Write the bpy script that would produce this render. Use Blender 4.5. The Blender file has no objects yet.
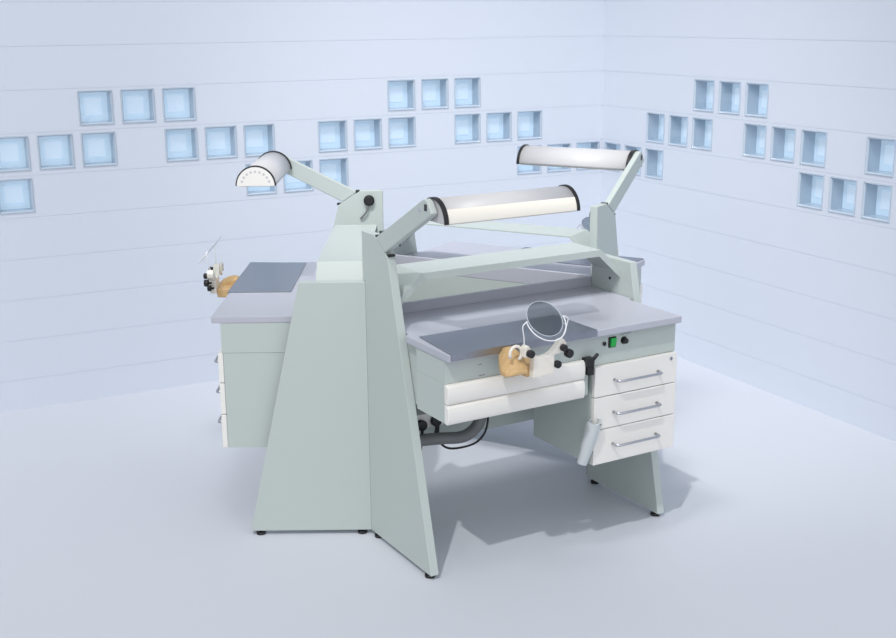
import bpy, bmesh, math
from math import sin, cos, pi, radians
from mathutils import Vector, Matrix
import numpy as np

scene = bpy.context.scene
COL = scene.collection

# ------------------------------------------------------------------ camera
FOCAL = 1186.665
YAW, PIT, ROL = -0.5291, 0.2508568, -0.0081978
CAM = Vector((-2.456872, -4.196104, 1.977696))
f = Vector((-sin(YAW)*cos(PIT), cos(YAW)*cos(PIT), -sin(PIT)))
r = Vector((cos(YAW), sin(YAW), 0))
u = r.cross(f)
r2 = r*cos(ROL) + u*sin(ROL)
u2 = -r*sin(ROL) + u*cos(ROL)
cd = bpy.data.cameras.new('camera')
cd.sensor_width = 36
cd.lens = FOCAL/896*36
cd.clip_end = 100
co = bpy.data.objects.new('camera', cd)
COL.objects.link(co)
m = Matrix.Identity(4)
for i in range(3):
    m[i][0], m[i][1], m[i][2], m[i][3] = r2[i], u2[i], -f[i], CAM[i]
co.matrix_world = m
scene.camera = co

# --------------------------------------------------------------- materials
def srgb(*c):
    return tuple(((x/255)/12.92 if x/255 <= .04045 else ((x/255+.055)/1.055)**2.4) for x in c) + (1,)

def mat(name, col, rough=.5, metal=0, spec=.5, noise=0, nscale=60, bump=0, emis=None, estr=0, coat=0, stretch=None):
    M = bpy.data.materials.new(name)
    M.use_nodes = True
    nt = M.node_tree
    b = nt.nodes['Principled BSDF']
    b.inputs['Base Color'].default_value = col
    b.inputs['Roughness'].default_value = rough
    b.inputs['Metallic'].default_value = metal
    b.inputs['Specular IOR Level'].default_value = spec
    b.inputs['Coat Weight'].default_value = coat
    if emis:
        b.inputs['Emission Color'].default_value = emis
        b.inputs['Emission Strength'].default_value = estr
    if noise or bump:
        tc = nt.nodes.new('ShaderNodeTexCoord')
        mp = nt.nodes.new('ShaderNodeMapping')
        if stretch: mp.inputs['Scale'].default_value = stretch
        n = nt.nodes.new('ShaderNodeTexNoise')
        n.inputs['Scale'].default_value = nscale
        n.inputs['Detail'].default_value = 4
        nt.links.new(tc.outputs['Object'], mp.inputs['Vector'])
        nt.links.new(mp.outputs['Vector'], n.inputs['Vector'])
        if noise:
            rp = nt.nodes.new('ShaderNodeValToRGB')
            rp.color_ramp.elements[0].position = .3
            rp.color_ramp.elements[1].position = .7
            rp.color_ramp.elements[0].color = tuple(c*(1-noise) for c in col[:3])+(1,)
            rp.color_ramp.elements[1].color = tuple(min(1, c*(1+noise)) for c in col[:3])+(1,)
            nt.links.new(n.outputs['Fac'], rp.inputs['Fac'])
            nt.links.new(rp.outputs['Color'], b.inputs['Base Color'])
        if bump:
            bp = nt.nodes.new('ShaderNodeBump')
            bp.inputs['Strength'].default_value = bump
            bp.inputs['Distance'].default_value = .001
            nt.links.new(n.outputs['Fac'], bp.inputs['Height'])
            nt.links.new(bp.outputs['Normal'], b.inputs['Normal'])
    return M

def glass_mat(name, tint, gloss=.08, rough=.02):
    M = bpy.data.materials.new(name)
    M.use_nodes = True
    nt = M.node_tree
    nt.nodes.remove(nt.nodes['Principled BSDF'])
    t = nt.nodes.new('ShaderNodeBsdfTransparent'); t.inputs['Color'].default_value = tint
    g = nt.nodes.new('ShaderNodeBsdfGlossy'); g.inputs['Roughness'].default_value = rough
    lw = nt.nodes.new('ShaderNodeLayerWeight'); lw.inputs['Blend'].default_value = .5
    pw = nt.nodes.new('ShaderNodeMath'); pw.operation = 'POWER'; pw.inputs[1].default_value = 4
    nt.links.new(lw.outputs['Facing'], pw.inputs[0])
    ad = nt.nodes.new('ShaderNodeMath'); ad.operation = 'ADD'; ad.inputs[1].default_value = gloss; ad.use_clamp = True
    mx = nt.nodes.new('ShaderNodeMixShader')
    nt.links.new(pw.outputs[0], ad.inputs[0])
    nt.links.new(ad.outputs[0], mx.inputs['Fac'])
    nt.links.new(t.outputs[0], mx.inputs[1]); nt.links.new(g.outputs[0], mx.inputs[2])
    nt.links.new(mx.outputs[0], nt.nodes['Material Output'].inputs['Surface'])
    return M

M_WALL = mat('wall_paint', (.69, .735, .82, 1), .75, spec=.2)
M_FLOOR = mat('floor_coating', (.62, .645, .705, 1), .55, spec=.25)
M_GREY = mat('grey_powder_coat', (.50, .555, .535, 1), .45, spec=.35, bump=.03, nscale=400)
M_WHITE = mat('white_lacquer', (.84, .82, .78, 1), .35)
M_TOP = mat('pale_laminate', (.475, .485, .55, 1), .3, spec=.4, noise=.02, nscale=300)
M_EDGE = M_TOP
M_STEEL = mat('brushed_steel', (.34, .36, .41, 1), .32, metal=1, noise=.06, nscale=40, stretch=(1, 40, 1))
M_CHROME = mat('satin_chrome', (.55, .56, .60, 1), .25, metal=1)
M_BLACK = mat('black_plastic', (.012, .012, .014, 1), .4)
M_LAMP = mat('lamp_aluminium_white', (.58, .575, .59, 1), .4)
M_DIFF = mat('lamp_diffuser', (.86, .82, .74, 1), .5)
M_HOSE = mat('grey_plastic_pipe', (.17, .175, .18, 1), .45)
M_WOOD = mat('beech_wood', (.60, .40, .19, 1), .55, noise=.12, nscale=30, stretch=(1, 6, 6))
M_IVORY = mat('ivory_plastic', (.85, .80, .72, 1), .35)
M_GREEN = mat('green_switch', (.01, .36, .06, 1), .35, emis=(.01, .5, .08, 1), estr=.12)
M_WIRE = mat('white_wire', (.9, .91, .93, 1), .3)
M_LENS = glass_mat('magnifier_glass', (.62, .66, .68, 1), .06)
M_CLEAR = glass_mat('clear_pane', (.96, .98, 1, 1), .03)
M_BRIM = mat('glass_block_rim', (.50, .58, .68, 1), .12, spec=.7)
M_BSIDE = mat('glass_block_side', (.52, .60, .68, 1), .2, spec=.6)
M_BBACK = mat('glass_block_back', (.66, .78, .87, 1), .2, emis=(.64, .79, .92, 1), estr=.33)  # emission stands in for daylight coming through the block
M_BPAD = mat('glass_block_back_pad', (.72, .82, .90, 1), .2, emis=(.72, .83, .94, 1), estr=.38)  # same stand-in daylight glow, slightly brighter square
M_MARK = mat('grey_print', (.18, .2, .22, 1), .6)
M_HUB = mat('hub_laminate', (.30, .325, .345, 1), .4)

# ----------------------------------------------------------------- builders
class MB:
    """collects shapes into one mesh"""
    def __init__(s): s.bm = bmesh.new(); s.mi = 0
    def faces(s, P, F):
        v = [s.bm.verts.new(p) for p in P]
        out = []
        for q in F:
            fc = s.bm.faces.new([v[i] for i in q]); fc.material_index = s.mi; out.append(fc)
        return out
    def box(s, x0, x1, y0, y1, z0, z1):
        P = [(x, y, z) for z in (z0, z1) for y in (y0, y1) for x in (x0, x1)]
        s.faces(P, [(0, 2, 3, 1), (4, 5, 7, 6), (0, 1, 5, 4), (2, 6, 7, 3), (0, 4, 6, 2), (1, 3, 7, 5)])
        return s
    def prism(s, poly, axis, a, b):
        """poly: 2D points; axis: extrusion axis; the other two axes in xyz order"""
        def pt(p, t):
            if axis == 'x': return (t, p[0], p[1])
            if axis == 'y': return (p[0], t, p[1])
            return (p[0], p[1], t)
        n = len(poly)
        P = [pt(p, a) for p in poly]+[pt(p, b) for p in poly]
        s.faces(P, [tuple(range(n)), tuple(range(2*n-1, n-1, -1))]+[(i, i+n, (i+1) % n+n, (i+1) % n) for i in range(n)])
        return s
    def cyl(s, c, axis, rad, h, n=24, r2=None):
        """cylinder from c along axis (vector) by h"""
        a = Vector(axis).normalized()
        t = Vector((0, 0, 1)) if abs(a.z) < .9 else Vector((1, 0, 0))
        e1 = a.cross(t).normalized(); e2 = a.cross(e1)
        r2 = rad if r2 is None else r2
        c = Vector(c)
        P = [c+(e1*cos(2*pi*i/n)+e2*sin(2*pi*i/n))*rad for i in range(n)]
        P += [c+a*h+(e1*cos(2*pi*i/n)+e2*sin(2*pi*i/n))*r2 for i in range(n)]
        fs = s.faces(P, [tuple(range(n)), tuple(range(2*n-1, n-1, -1))]+[(i, i+n, (i+1) % n+n, (i+1) % n) for i in range(n)])
        for q in fs[2:]: q.smooth = True
        return s
    def tube(s, pts, rad, n=12, closed=False, cap=True, flat=1):
        pts = [Vector(p) for p in pts]
        N = len(pts)
        rads = rad if isinstance(rad, (list, tuple)) else [rad]*N
        rings = []
        prev = None
        for i, p in enumerate(pts):
            if closed: d = pts[(i+1) % N]-pts[i-1]
            else: d = pts[min(i+1, N-1)]-pts[max(i-1, 0)]
            d.normalize()
            if prev is None:
                t = Vector((0, 0, 1)) if abs(d.z) < .9 else Vector((1, 0, 0))
                e1 = d.cross(t).normalized()
            else:
                e1 = (prev-d*prev.dot(d)).normalized()
            prev = e1
            e2 = d.cross(e1)
            rings.append([s.bm.verts.new(p+(e1*cos(2*pi*k/n)+e2*sin(2*pi*k/n)*flat)*rads[i]) for k in range(n)])
        for i in range(N if closed else N-1):
            A, B = rings[i], rings[(i+1) % N]
            for k in range(n):
                q = s.bm.faces.new((A[k], A[(k+1) % n], B[(k+1) % n], B[k])); q.smooth = True; q.material_index = s.mi
        if cap and not closed:
            s.bm.faces.new(rings[0][::-1]).material_index = s.mi
            s.bm.faces.new(rings[-1]).material_index = s.mi
        return s
    def build(s, name, material, parent=None, off=(0, 0, 0), bevel=0, seg=2):
        bmesh.ops.recalc_face_normals(s.bm, faces=s.bm.faces[:])
        for v in s.bm.verts: v.co -= Vector(off)
        me = bpy.data.meshes.new(name)
        s.bm.to_mesh(me); s.bm.free()
        for k in (material if isinstance(material, (list, tuple)) else [material]): me.materials.append(k)
        o = bpy.data.objects.new(name, me)
        COL.objects.link(o)
        if parent: o.parent = parent
        if bevel:
            b = o.modifiers.new('bevel', 'BEVEL'); b.width = bevel; b.segments = seg
            b.limit_method = 'ANGLE'; b.angle_limit = radians(40)
        return o

def smooth_path(pts, k=6):
    """Catmull-Rom through pts"""
    P = [Vector(p) for p in pts]
    out = []
    for i in range(len(P)-1):
        a, b, c, d = P[max(i-1, 0)], P[i], P[i+1], P[min(i+2, len(P)-1)]
        for j in range(k):
            t = j/k
            out.append(.5*((2*b)+(c-a)*t+(2*a-5*b+4*c-d)*t*t+(3*b-a-3*c+d)*t**3))
    out.append(P[-1])
    return out

def tag(o, label=None, cat=None, group=None, kind=None):
    if label: o['label'] = label
    if cat: o['category'] = cat
    if group: o['group'] = group
    if kind: o['kind'] = kind
    return o

def empty(name, loc):
    o = bpy.data.objects.new(name, None)
    o.empty_display_size = .05
    o.location = loc
    COL.objects.link(o)
    return o

def copy_tree(o, parent=None):
    c = o.copy(); COL.objects.link(c)
    if parent: c.parent = parent
    for ch in [k for k in bpy.data.objects if k.parent == o]: copy_tree(ch, c)
    return c

ANG = {'A': 0.0, 'B': radians(120), 'C': radians(-120)}
def spin(proto, labels):
    """the same thing at the two other stations (the bench is a three-fold star)"""
    p = proto.location.copy()
    tag(proto, labels[0])
    for k, lab in (('C', labels[1]), ('B', labels[2])):
        if lab is None: continue
        c = copy_tree(proto)
        c.location = Matrix.Rotation(ANG[k], 3, 'Z') @ p
        c.rotation_euler = (0, 0, ANG[k])
        tag(c, lab)

# ------------------------------------------------------------------- room
S = .931                        # room fit unit -> metres
RC = Vector((1.0481*S, 8.0834*S, 0))
rotY = Matrix.Rotation(YAW, 3, 'Z')
CORNER = rotY @ RC + Vector((CAM.x, CAM.y, 0))
A1 = 3.6144+YAW
A2 = A1-1.5*pi
dirL = Vector((cos(A1), sin(A1), 0)); dirR = Vector((cos(A2), sin(A2), 0))
nL = dirR.copy(); nR = dirL.copy()      # into the room (walls are perpendicular)
BP = .23*S; BB = .1858*S; BZ = .2262*S
ZT = CAM.z-.3819*S              # top of the upper block row
SL0, SR0 = .4739*S, .5035*S
GROOVE = .006
def wall(name, d, nrm, blocks, s0, smax, label):
    top = 3.35
    holes = []
    for row, idx in blocks:
        a = s0+idx*BP; zc = ZT-(row-1)*BZ
        holes.append((a, a+BB, zc-BB, zc))
    gz = [ZT+.05*BZ+k*BZ for k in range(-9, 8)]
    gz = [z for z in gz if .12 < z < top-.05]
    zb = {0.0, top}
    for z in gz: zb |= {z-GROOVE/2, z+GROOVE/2}
    for h in holes: zb |= {h[2], h[3]}
    zb = sorted(zb)
    mb = MB()
    def P(s, z, w): return CORNER+d*s+nrm*w+Vector((0, 0, z))
    for z0, z1 in zip(zb, zb[1:]):
        if z1-z0 < 1e-5: continue
        zm = (z0+z1)/2
        if any(abs(zm-g) < GROOVE/2 for g in gz):
            w = -.0015
            mb.faces([P(0, z0, w), P(smax, z0, w), P(smax, z1, w), P(0, z1, w)], [(0, 1, 2, 3)])
            for z in (z0, z1): mb.faces([P(0, z, w), P(smax, z, w), P(smax, z, 0), P(0, z, 0)], [(0, 1, 2, 3)])
            continue
        hs = sorted((h[0], h[1]) for h in holes if h[2]-1e-6 < zm < h[3]+1e-6)
        s = 0
        for a, b in hs+[(smax, smax)]:
            if a > s: mb.faces([P(s, z0, 0), P(a, z0, 0), P(a, z1, 0), P(s, z1, 0)], [(0, 1, 2, 3)])
            s = b
    for a, b, z0, z1 in holes:          # reveals
        w = -.10
        for q in (((a, z0), (b, z0)), ((b, z0), (b, z1)), ((b, z1), (a, z1)), ((a, z1), (a, z0))):
            mb.faces([P(*q[0], 0), P(*q[1], 0), P(*q[1], w), P(*q[0], w)], [(0, 1, 2, 3)])
    # back skin so the wall has thickness
    mb.faces([P(0, 0, -.12), P(smax, 0, -.12), P(smax, top, -.12), P(0, top, -.12)], [(0, 1, 2, 3)])
    mb.faces([P(0, top, 0), P(smax, top, 0), P(smax, top, -.12), P(0, top, -.12)], [(0, 1, 2, 3)])
    mb.faces([P(smax, 0, 0), P(smax, top, 0), P(smax, top, -.12), P(smax, 0, -.12)], [(0, 1, 2, 3)])
    o = mb.build(name, M_WALL)
    tag(o, label, 'wall', kind='structure')
    return holes

LB = {('upper', 'leftmost upper trio on the left wall'): [(1, 12), (1, 11), (1, 10)],
      ('upper', 'upper trio near the middle of the left wall'): [(1, 4), (1, 3), (1, 2)],
      ('a', 'middle-row trio at the far left of the left wall'): [(2, 14), (2, 13), (2, 12)],
      ('b', 'middle-row trio above the left lamp'): [(2, 10), (2, 9), (2, 8)],
      ('c', 'middle-row trio just right of the left lamp arm'): [(2, 6), (2, 5), (2, 4)],
      ('d', 'middle-row trio of the left wall nearest the corner'): [(2, 2), (2, 1), (2, 0)],
      ('e', 'lowest row at the left edge of the picture'): [(3, 14)],
      ('f', 'lower trio behind the left lamp and its arm'): [(3, 8), (3, 7), (3, 6)],
      ('g', 'lower left-wall trio behind the rear lamp'): [(3, 0), (3, -1), (3, -2)]}
RB = {('h', 'upper trio of the right wall'): [(1, 2), (1, 3), (1, 4)],
      ('i', 'middle-row trio of the right wall nearest the corner'): [(2, 0), (2, 1), (2, 2)],
      ('j', 'second middle-row trio of the right wall from the corner'): [(2, 4), (2, 5), (2, 6)],
      ('k', 'middle row of the right wall at the right edge of the picture'): [(2, 8)],
      ('l', 'lower right-wall trio beside the rear lamp arm'): [(3, -2), (3, -1), (3, 0)],
      ('m', 'lower trio at the right end of the right wall'): [(3, 6), (3, 7), (3, 8)]}
wall('wall_left', dirL, nL, sum(LB.values(), []), SL0, 6.6, 'long pale blue-white board wall on the left pierced by glass blocks')
wall('wall_right', dirR, nR, sum(RB.values(), []), SR0, 6.6, 'pale blue-white board wall on the right pierced by glass blocks')

def make_block():
    """u right, v up, w out of the wall; origin at the centre of the front face"""
    h = BB/2
    root = empty('window_1', (0, 0, 0))
    def ringf(mb, a0, w0, a1, w1):
        c = lambda a, w: [(-a, w, -a), (a, w, -a), (a, w, a), (-a, w, a)]
        mb.faces(c(a0, w0)+c(a1, w1), [(i, (i+1) % 4, (i+1) % 4+4, i+4) for i in range(4)])
    mb = MB()
    ringf(mb, h-.0004, -.001, h-.0004, .004); ringf(mb, h-.0004, .004, h-.004, .005); ringf(mb, h-.004, .005, h-.010, -.004)
    mb.build('rim', M_BRIM, root)
    mb = MB()
    ringf(mb, h-.0095, -.004, h-.011, -.080)
    mb.build('side', M_BSIDE, root)
    mb = MB()
    a = h-.011
    mb.faces([(-a, -.080, -a), (a, -.080, -a), (a, -.080, a), (-a, -.080, a)], [(0, 1, 2, 3)])
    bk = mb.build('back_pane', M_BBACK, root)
    mb = MB(); a = h*.52
    mb.box(-a, a, -.079, -.072, -a, a)
    mb.build('raised_square', M_BPAD, bk, bevel=.004)
    mb = MB(); a = h-.0085
    mb.box(-a, a, -.006, -.003, -a, a)
    mb.build('front_pane', M_CLEAR, root)
    return root
proto = make_block()
num = 0
for grp, d, nrm, s0, flip in ((LB, dirL, nL, SL0, True), (RB, dirR, nR, SR0, False)):
    for (_, desc), cells in grp.items():
        order = sorted(cells, key=lambda c: -c[1] if flip else c[1])
        for k, (row, idx) in enumerate(order):
            pos = ('left', 'middle', 'right')[k] if len(order) == 3 else 'single'
            w = proto if num == 0 else copy_tree(proto)
            num += 1
            w.name = 'window_%d' % num
            c = CORNER+d*(s0+idx*BP+BB/2)+Vector((0, 0, ZT-(row-1)*BZ-BB/2))
            w.location = c
            w.rotation_euler = (0, 0, math.atan2(nrm.y, nrm.x)-pi/2)
            lab = ('%s glass block of the %s' % (pos, desc)) if pos != 'single' else ('glass block in the ' + desc)
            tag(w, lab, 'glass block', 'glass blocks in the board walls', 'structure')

mb = MB()
c0 = CORNER-dirL*.15-dirR*.15
mb.faces([c0+Vector((0, 0, 0)), c0+dirL*9+Vector((0, 0, 0)), c0+dirL*9+dirR*9, c0+dirR*9], [(0, 1, 2, 3)])
mb.faces([c0-Vector((0, 0, .1)), c0+dirL*9-Vector((0, 0, .1)), c0+dirL*9+dirR*9-Vector((0, 0, .1)), c0+dirR*9-Vector((0, 0, .1))], [(0, 1, 2, 3)])
tag(mb.build('floor', M_FLOOR), 'smooth pale blue-white floor under the workbench', 'floor', kind='structure')

# --------------------------------------------------------------- workbench
H = .874
XL, XR, YF, YBK = -.532, .487, -.907, -.3135
XI = .508                      # inside of the side panels (a hair clear)
# ---- bench (A)
o3 = Vector((0, -.6, 0))
bench = tag(empty('workbench', o3), None, 'workbench', 'benches of the three-place workstation')
mb = MB()
mb.prism([(XL, YF), (XR, YF), (XR, -.600), (XI, -.575), (XI, YBK), (-XI, YBK), (-XI, -.580), (XL, -.605)], 'z', H-.0265, H)
top = mb.build('worktop', M_TOP, bench, o3, bevel=.003)
mb = MB()
mb.prism([(XL+.004, YF+.034), (XR-.001, YF+.034), (XR-.001, -.36), (-XI, -.36), (-XI, -.66), (XL+.004, -.675)], 'z', .764, H-.0265)
mb.box(.085, XR-.001, YF+.034, -.36, .7305, .764)
apron = mb.build('apron', M_GREY, bench, o3)
mb = MB()
mb.prism([(XL+.004, YF+.036), (.078, YF+.036), (.078, -.36), (-XI, -.36), (-XI, -.66), (XL+.004, -.675)], 'z', .6225, .7635)
mb.build('drawer_housing', M_GREY, bench, o3)
mb = MB()
mb.prism([(-.535, -.312), (.535, -.312), (.508, -.297), (-.508, -.297)], 'z', .335, .847)
mb.build('back_panel', M_GREY, bench, o3)
mb = MB()
mb.prism([(-.535, -.312), (.535, -.312), (.508, -.297), (-.508, -.297)], 'z', .8475, .914)
mb.build('upstand', M_TOP, bench, o3, bevel=.002)
# two wide drawers with rounded fronts
def round_front(z0, z1, bulge):
    p = [(-.870, z1), (-.870, z0), (-.890, z0)]
    n = 8
    for i in range(n+1):
        t = i/n
        z = z0+(z1-z0)*t
        p.append((-.890-bulge*sin(pi*min(1, t*1.0))**.6 if 0 < t < 1 else -.890, z))
    p[-1] = (-.886, z1)
    return p
for z0, z1 in ((.694, .763), (.6225, .691)):
    mb = MB(); mb.prism(round_front(z0, z1, .007), 'x', XL+.002, .048)
    d = mb.build('wide_drawer', M_WHITE, bench, o3, bevel=.003)
# controls in the apron
yf = YF+.034
mb = MB(); mb.cyl((.147, yf+.001, .8075), (0, -1, 0), .0075, .006); mb.build('socket', M_BLACK, bench, o3)
mb = MB(); mb.box(.166, .200, yf-.004, yf+.001, .789, .829); sw = mb.build('switch_frame', M_BLACK, bench, o3, bevel=.002)
mb = MB(); mb.prism([(yf-.003, .793), (yf-.008, .793), (yf-.012, .825), (yf-.003, .825)], 'x', .173, .197)
tag(mb.build('rocker', M_GREEN, sw, bevel=.001, off=o3), 'green rocker')
mb = MB(); mb.cyl((.238, yf+.001, .808), (0, -1, 0), .0145, .004); mb.cyl((.238, yf-.003, .808), (0, -1, 0), .0115, .014, r2=.010); mb.box(.2373, .2387, yf-.0172, yf-.016, .808, .818)
mb.build('control_knob', M_BLACK, bench, o3, bevel=.001)
for i, x in enumerate((.222, .230, .240, .248, .256, .264)):
    mb = MB(); mb.box(x, x+.004+.001*(i % 2), yf-.0006, yf+.001, .830+.001*(i % 3), .834+.001*(i % 3))
    mb.build('dial_mark', M_MARK, bench, o3)
for q in ((-.396, -.380, yf-.0006, yf+.001, .812, .8145), (-.392, -.368, yf-.0006, yf+.001, .772, .7745)):
    mb = MB(); mb.box(*q); mb.build('nameplate', M_MARK, bench, o3)
# black nozzle clip between the drawers
mb = MB()
mb.box(.047, .082, -.905, -.872, .738, .772); mb.box(.052, .078, -.908, -.872, .708, .740)
mb.tube([(.070, -.895, .755), (.084, -.900, .770), (.096, -.905, .786)], [.008, .007, .006])
mb.build('nozzle_clip', M_BLACK, bench, o3, bevel=.003)
spin(bench, ['grey workbench nearest the camera on the right, with green switch and wide drawers',
             'grey workbench on the left facing the left edge of the picture',
             'grey workbench at the rear, mostly hidden behind the front bench'])

# ---- drawer cabinet
o3 = Vector((.295, -.69, .346))
cab = tag(empty('drawer_cabinet', o3), None, 'drawer cabinet', 'drawer cabinets hung under the benches')
mb = MB(); mb.box(.096, XR-.002, -.868, -.500, .346, .7295)
mb.build('carcass', M_GREY, cab, o3)
def handle_pts(x0, x1, z, y0, y1):
    k = .012
    return [(x0, y0, z), (x0, y1+k, z), (x0+k*.3, y1+k*.3, z), (x0+k, y1, z), (x1-k, y1, z), (x1-k*.3, y1+k*.3, z), (x1, y1+k, z), (x1, y0, z)]
for i, (z0, z1) in enumerate(((.6105, .7285), (.4835, .6075), (.3465, .4805))):
    mb = MB(); mb.box(.097, XR-.001, -.889, -.869, z0, z1)
    dr = mb.build('drawer', M_WHITE, cab, o3, bevel=.0025)
    z = z0+.6*(z1-z0) if i else .672
    mb = MB(); mb.tube(handle_pts(.186, .392, (.668, .543, .418)[i], -.888, -.921), .0052)
    mb.build('handle', M_CHROME, dr, o3)
    if i == 0:
        mb = MB(); mb.cyl((.456, -.8885, .708), (0, -1, 0), .007, .003); mb.build('lock', M_CHROME, dr, o3)
        mb = MB(); mb.box(.4553, .4567, -.8920, -.8914, .704, .712); mb.build('keyhole', M_BLACK, dr, o3)
# tubular knee piece on the front corner
mb = MB()
P0, P1 = Vector((.091, -.900, .522)), Vector((.052, -.880, .362))
mb.tube([P0, P0.lerp(P1, .5), P1], [.028, .026, .019], n=20, cap=False)
mb.tube([P1, P0.lerp(P1, .5), P0], [.017, .022, .023], n=20, cap=False)
mb.tube([P0+Vector((cos(a)*.0255, sin(a)*.0255, cos(a)*.0255*.25)) for a in [2*pi*k/24 for k in range(24)]], .003, n=8, closed=True)
mb.build('hose_holder', mat('pale_grey_plastic', (.55, .59, .61, 1), .35), cab, o3)
spin(cab, ['cabinet of three white drawers under the right end of the front bench',
           'drawer cabinet of the left bench seen from its plain grey side',
           'drawer cabinet of the rear bench hidden behind the star'])

# ---- side panels
def panel(kind):
    x0, x1 = (-.543, -.510) if kind == 'L' else (.510, .543)
    root = empty('side_panel', (x0+.0165, -.55, 0))
    off = root.location.copy()
    mb = MB()
    if kind == 'L': poly = [(-.787, .018), (-.3130, .018), (-.3130, 1.0205), (-.293, 1.0205), (-.293, 1.207), (-.395, 1.206), (-.496, 1.141)]
    else: poly = [(-.787, .018), (-.3130, .018), (-.3130, 1.016), (-.563, 1.016)]
    mb.prism(poly, 'x', x0, x1)
    mb.build('panel', M_GREY, root, off, bevel=.002)
    for y in (-.750, -.350):
        mb = MB(); mb.cyl((x0+.0165, y, 0), (0, 0, 1), .019, .010); mb.cyl((x0+.0165, y, .010), (0, 0, 1), .008, .010)
        mb.build('foot', M_BLACK, root, off)
    xs = x1-.0005 if kind == 'L' else x0+.0005
    for y in ((-.437,) if kind == 'R' else ()):
        mb = MB(); mb.cyl((xs, y, .930), (-1 if kind == 'R' else 1, 0, 0), .006, .002); mb.build('screw_hole', M_BLACK, root, off)
    return tag(root, None, 'side panel', 'sloping grey side panels of the workstation')
spin(panel('L'), ['tall narrow grey side panel at the front with sloped edge carrying the front lamp',
                  'tall grey panel at the back left carrying the left lamp with black knob',
                  'tall grey panel at the right carrying the rear lamp'])
spin(panel('R'), ['grey side panel at the right end of the front bench under the drawers',
                  'broad grey trapezoid side panel at the front left facing the camera',
                  'grey side panel at the back of the star behind the front lamp arm'])

# ---- shelves
o3 = Vector((0, -.41, .97))
sh = tag(empty('shelf', o3), None, 'shelf', 'folded grey shelves bridging the benches')
prof = [(-.5095, .972), (-.41, 1.068), (.41, 1.068), (.5095, .972)]
t = .005
low = [(-.5095, .972-t*1.4), (-.408, 1.068-t), (.408, 1.068-t), (.5095, .972-t*1.4)]
mb = MB(); mb.prism(prof+low[::-1], 'y', -.500, -.316)
mb.build('shelf_plate', M_GREY, sh, o3)
flg = [(-.5095, .944), (-.402, 1.042), (.402, 1.042), (.5095, .944)]
mb = MB(); mb.prism([(x, z+.0003) for x, z in prof]+flg[::-1], 'y', -.504, -.4995)
mb.build('front_flange', M_GREY, sh, o3)
spin(sh, ['folded grey shelf bridging the front bench',
          'folded grey shelf of the left bench seen end on behind the broad front panel',
          'folded grey shelf of the rear bench just behind the front lamp'])

# ---- lamps
o3 = Vector((-.5265, -.43, 1.17))
lamp = tag(empty('bench_lamp', o3), None, 'lamp', 'swing arm lamps of the workstation')
LY, LZ, LR = -.783, 1.308, .081
x0, x1 = -.514, .031
mb = MB()
mb.prism([(-.409, 1.1995), (-.479, 1.1545), (-.815, 1.3325), (-.822, 1.342), (-.795, 1.379), (-.776, 1.386), (-.756, 1.379)], 'x', -.5445, -.5195)
arm = mb.build('arm', M_GREY, lamp, o3, bevel=.004)
mb = MB(); mb.box(-.5455, -.543, -.793, -.774, 1.346, 1.369); tag(mb.build('switch', M_BLACK, arm, o3, bevel=.001), 'black switch')
mb = MB(); mb.cyl((-.5435, -.740, 1.345), (-1, 0, 0), .006, .0025); mb.build('rivet', M_CHROME, arm, o3)
mb = MB(); mb.cyl((-.5110, -.355, 1.163), (1, 0, 0), .024, .018, n=28); mb.cyl((-.493, -.355, 1.163), (1, 0, 0), .0225, .004, n=28, r2=.018)
mb.build('pivot_knob', M_BLACK, lamp, o3)
mb = MB(); mb.tube(smooth_path([(-.497, -.360, 1.145), (-.496, -.364, 1.120), (-.497, -.378, 1.098), (-.503, -.395, 1.080)]), .0042)
mb.build('cord', M_HOSE, lamp, o3)
for q in ((-.541, -.512, -.416, -.398, 1.195, 1.208), (-.541, -.512, -.503, -.483, 1.141, 1.150)):
    mb = MB(); mb.box(*q); mb.build('hinge_buffer', M_BLACK, lamp, o3, bevel=.003)
def half(r_, a0=0, a1=180, n=24):
    return [(LY+r_*cos(radians(a0+(a1-a0)*i/n)), LZ+r_*sin(radians(a0+(a1-a0)*i/n))) for i in range(n+1)]
mb = MB(); mb.prism(half(LR-.003)[::1], 'x', x0, x1)
for q in mb.bm.faces:
    if len(q.verts) == 4: q.smooth = True
hs = mb.build('housing', M_LAMP, lamp, o3)
mb = MB(); mb.prism(half(LR-.0022, 143, 179, 12)+half(LR-.004, 143, 179, 12)[::-1], 'x', x0+.006, x1-.006)
tag(mb.build('front_diffuser', M_DIFF, lamp, o3), 'cream front band of the lamp')
mb = MB(); mb.box(x0+.01, x1-.01, LY-LR+.012, LY+LR-.012, LZ-.004, LZ+.002)
mb.build('light_panel', M_DIFF, lamp, o3)
for xa, xb in ((x0-.004, x0+.012), (x1-.010, x1+.002)):
    mb = MB(); mb.prism(half(LR+.0015)+half(LR-.004)[::-1], 'x', xa, xb)
    mb.build('end_ring', M_BLACK, lamp, o3)
for sgn, xa in ((1, x1),):
    mb = MB(); mb.prism(half(LR-.004), 'x', xa-.001, xa+.003)
    ep = mb.build('end_plate', M_WHITE, lamp, o3)
    mb = MB()
    for k in range(9):
        a = radians(18+144*k/8)
        mb.cyl((xa+.0025, LY+.058*cos(a), LZ+.058*sin(a)), (1, 0, 0), .0055, .001, n=12)
    mb.build('vent_holes', M_LAMP, ep, o3)
spin(lamp, ['white half-round lamp in front with cream lower band, its arm on the tall front panel',
            'white half-round lamp on the left with its round white end toward the camera',
            'white half-round lamp at the rear, reaching left from the tall right panel'])

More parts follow.
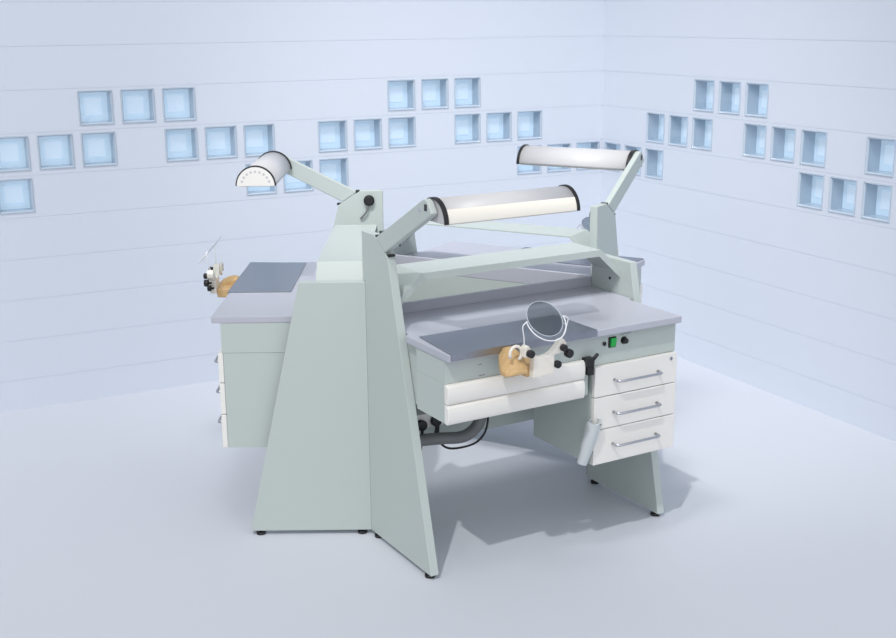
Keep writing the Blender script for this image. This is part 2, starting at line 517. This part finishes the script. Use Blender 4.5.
# ---- steel plates
o3 = Vector((-.22, -.78, .874))
st = tag(empty('steel_plate', o3), None, 'work plate', 'steel plates laid on the worktops')
mb = MB()
mb.prism([(-.524, -.9085), (.085, -.9085), (.085, -.650), (-.502, -.650)], 'z', .8745, .878)
mb.build('plate', M_STEEL, st, o3, bevel=.001)
mb = MB(); mb.box(-.524, .085, -.9115, -.9085, .853, .8778)
mb.build('front_lip', M_STEEL, st, o3)
spin(st, ['dark brushed steel plate on the worktop of the front bench',
          'grey brushed steel plate on the worktop of the left bench',
          'brushed steel plate on the worktop of the rear bench'])

# ---- bench pins with magnifier
o3 = Vector((-.235, -1.0, .79))
pin = tag(empty('bench_pin', o3), None, 'bench pin', 'bench pins with magnifiers on the bench fronts')
body = [(x-.011, z) for x, z in [(-.302, .900), (-.304, .866), (-.268, .858), (-.268, .788), (-.184, .793), (-.182, .858), (-.150, .862), (-.136, .874), (-.133, .893), (-.143, .908), (-.158, .905),
        (-.170, .888), (-.188, .870), (-.210, .860), (-.232, .857), (-.254, .861), (-.270, .872), (-.280, .893), (-.288, .905), (-.296, .906)]]
mb = MB(); mb.prism(body, 'y', -1.040, -1.012)
mb.build('bracket', M_IVORY, pin, o3, bevel=.003)
mb = MB(); mb.box(-.290, -.205, -1.012, -.907, .785, .825)
mb.build('mounting_block', M_WOOD, pin, o3, bevel=.006)
# wooden peg, wedge pointing at the sitter
mb = MB()
sec = []
for y, xa, xb, z0, z1 in ((-.912, -.337, -.280, .838, .872), (-.935, -.352, -.280, .822, .880), (-.962, -.366, -.280, .808, .876), (-.990, -.378, -.282, .802, .862), (-1.015, -.378, -.290, .802, .838), (-1.032, -.368, -.298, .806, .820)):
    xm = (xa+xb)/2
    sec.append([(xa, y, z0), (xb, y, z0), (xb, y, z0+(z1-z0)*.75), (xb-.022, y, z1), (xb-.040, y, z1), (xa, y, z0+(z1-z0)*.32)])
allp = [p for q in sec for p in q]
n = 6
F = [tuple(range(n)), tuple(range(len(allp)-1, len(allp)-n-1, -1))]
for i in range(len(sec)-1):
    for k in range(n): F.append((i*n+k, (i+1)*n+k, (i+1)*n+(k+1) % n, i*n+(k+1) % n))
mb.faces(allp, F)
tag(mb.build('wooden_peg', M_WOOD, pin, o3, bevel=.006, seg=3), 'tan wooden peg')
mb = MB(); mb.tube([(-.332+.024*cos(a), -1.010, .876+.026*sin(a)) for a in [radians(-60+30*k) for k in range(10)]], .0055)
mb.build('peg_strap', M_IVORY, pin, o3)
for (x, z, rr, ln) in ((-.298, .879, .0135, .022), (-.161, .880, .0125, .018), (-.134, .855, .0155, .024), (-.179, .822, .0135, .018)):
    mb = MB(); yk = -1.040 if z > .86 else -1.030
    mb.cyl((x, yk+.012, z), (0, -1, 0), .005, .014, n=12)
    mb.cyl((x, yk-.001, z), (0, -1, 0), rr, ln*.7, n=20); mb.cyl((x, yk-.001-ln*.7, z), (0, -1, 0), rr, .003, n=20, r2=rr*.8)
    mb.build('clamp_knob', M_BLACK, pin, o3)
# magnifier
LC = Vector((-.229, -1.030, .988)); LRAD = .066
e1 = Vector((1, 0, 0)); e2 = Vector((0, .088, .100)).normalized(); e3 = e1.cross(e2)
def lp(a, rr, w=0): return LC+e1*(rr*cos(a))+e2*(rr*sin(a))+e3*w
mb = MB()
N = 40
ringsP = []
prof2 = [(0, .0035), (LRAD*.5, .003), (LRAD*.9, .0015), (LRAD, .0004)]
P = []; F = []
P.append(lp(0, 0, .0035)); P.append(lp(0, 0, -.0035))
for side in (1, -1):
    for rr, w in prof2[1:]:
        P += [lp(2*pi*k/N, rr, side*w) for k in range(N)]
b1, b2 = 2, 2+3*N
for k in range(N):
    k2 = (k+1) % N
    F.append((0, b1+k, b1+k2)); F.append((1, b2+k2, b2+k))
    for j in range(2):
        F.append((b1+j*N+k, b1+(j+1)*N+k, b1+(j+1)*N+k2, b1+j*N+k2))
        F.append((b2+j*N+k2, b2+(j+1)*N+k2, b2+(j+1)*N+k, b2+j*N+k))
    F.append((b1+2*N+k, b2+2*N+k, b2+2*N+k2, b1+2*N+k2))
for q in mb.faces(P, F): q.smooth = True
lens = mb.build('magnifier_lens', M_LENS, pin, o3)
mb = MB(); mb.tube([lp(radians(172+196*k/28), .075)-e2*.010 for k in range(29)], .0021, n=8)
mb.build('lens_ring', M_WIRE, pin, o3)
mb = MB(); mb.tube([lp(2*pi*k/40, LRAD+.001) for k in range(40)], .0014, n=6, closed=True)
for a in (200, 340): mb.tube([lp(radians(a), LRAD), lp(radians(a), .075)-e2*.010], .0014, n=6)
mb.build('lens_edge', mat('clear_plastic_edge', (.55, .6, .66, 1), .2), pin, o3)
for sx, b0 in ((-1, (-.309, -1.026, .904)), (1, (-.157, -1.026, .905))):
    topx = LC.x+sx*.092
    mb = MB(); mb.tube(smooth_path([b0, (topx-sx*.008, -1.030, .935), (topx, -1.034, .968), (topx-sx*.003, -1.036, .980), (LC.x+sx*.075, -1.037, .989)], 5), .0022, n=8)
    mb.build('lens_wire', M_WIRE, pin, o3)
spin(pin, ['bench pin with wooden peg and round magnifier on the edge of the front bench',
           'bench pin with tan wooden peg and tilted magnifier on the left bench',
           'bench pin of the rear bench, only its magnifier showing past the front lamp'])
left_pin = bpy.data.objects['bench_pin.001']
left_pin.location.z += .012
for c in bpy.data.objects:          # this peg is set lower
    if c.parent == left_pin and c.name.startswith('wooden_peg'): c.location.z -= .030; c.location.y -= .012
    if c.parent == left_pin and c.name.startswith('mounting_block'): c.location.z -= .012

# ---- pipe and cables under the front bench
root = tag(empty('suction_pipe', (-.3, -.45, .41)), 'thick grey suction pipe bending up under the front bench', 'pipe')
o3 = root.location.copy()
mb = MB(); mb.tube(smooth_path([(-.48, -.45, .405), (-.40, -.45, .405), (-.30, -.46, .398), (-.235, -.47, .392), (-.185, -.47, .400), (-.146, -.47, .430), (-.130, -.47, .475), (-.126, -.46, .53), (-.126, -.45, .621)], 6), .0235, n=18)
mb.build('pipe', M_HOSE, root, o3)
root = tag(empty('socket_box', (-.33, -.37, .45)), 'small white socket box behind the pipe under the front bench', 'socket box')
o3 = root.location.copy()
mb = MB(); mb.box(-.40, -.255, -.395, -.3125, .425, .485); mb.build('box', M_WHITE, root, o3, bevel=.004)
def plug(x, z, lab, dx, dz):
    root = tag(empty('power_plug', (x, -.41, z)), lab, 'plug', 'black plugs in the socket box')
    o3 = root.location.copy()
    mb = MB(); mb.cyl((x, -.395, z), (0, -1, 0), .021, .022, n=20); mb.build('plug_head', M_BLACK, root, o3, bevel=.003)
    mb = MB(); mb.tube(smooth_path([(x, -.41, z-.015), (x+dx*.3, -.405, z-dz*.4), (x+dx*.6, -.395, z-dz*.7), (x+dx, -.385, z-dz)], 5), .006, n=8); mb.build('cord', M_BLACK, root, o3)
plug(-.362, .446, 'black plug in the socket box nearest the tall front panel', .004, .112)
plug(-.298, .452, 'black plug in the socket box away from the tall front panel', .006, .075)
mb = MB(); mb.tube(smooth_path([(-.283, -.40, .45), (-.283, -.395, .38), (-.272, -.40, .35), (-.235, -.40, .325), (-.175, -.40, .318), (-.115, -.40, .325), (-.075, -.40, .355), (-.058, -.40, .40), (-.057, -.40, .46), (-.065, -.40, .6215)], 8), .0045, n=8)
tag(mb.build('power_cable', M_BLACK, bpy.data.objects['socket_box'], bpy.data.objects['socket_box'].location.copy()), 'black cord looping below the grey pipe')

# ------------------------------------------------------------------ light
w = bpy.data.worlds.new('world'); scene.world = w
w.use_nodes = True
nt = w.node_tree
bg = nt.nodes['Background']
tc = nt.nodes.new('ShaderNodeTexCoord')
dt = nt.nodes.new('ShaderNodeVectorMath'); dt.operation = 'DOT_PRODUCT'
dt.inputs[1].default_value = Vector((-.22, -.80, .58)).normalized()
rp = nt.nodes.new('ShaderNodeMapRange')          # sky brighter on the open side of the room
rp.inputs['From Min'].default_value = .35; rp.inputs['From Max'].default_value = 1
rp.inputs['To Min'].default_value = .42; rp.inputs['To Max'].default_value = 1.3
nt.links.new(tc.outputs['Generated'], dt.inputs[0])
nt.links.new(dt.outputs['Value'], rp.inputs['Value'])
nt.links.new(rp.outputs['Result'], bg.inputs['Strength'])
bg.inputs['Color'].default_value = (.94, .965, 1.0, 1)
sd = bpy.data.lights.new('sun', 'SUN'); sd.energy = 1.2; sd.angle = radians(1.3); sd.color = (1, .985, .96)
so = bpy.data.objects.new('sun', sd); COL.objects.link(so)
so.rotation_euler = Vector((.52, .40, -1)).to_track_quat('-Z', 'Y').to_euler()
so.location = (-3, -3, 5)

ad = bpy.data.lights.new('corner_fill_spot', 'SPOT'); ad.energy = 430; ad.spot_size = radians(58); ad.spot_blend = 1; ad.shadow_soft_size = .4  # added fill lamp, out of view, brightens the walls and floor around the corner
ao = bpy.data.objects.new('corner_fill_spot', ad); COL.objects.link(ao)
ao.location = CORNER+dirL*3.2+dirR*3.2+Vector((0, 0, 4.6))
ao.rotation_euler = (CORNER+(dirL+dirR)*.6-Vector((0, 0, .1))-ao.location).to_track_quat('-Z', 'Y').to_euler()

vs = scene.view_settings
vs.view_transform = 'Standard'; vs.look = 'None'; vs.gamma = 1; vs.exposure = -.08
vs.use_curve_mapping = False
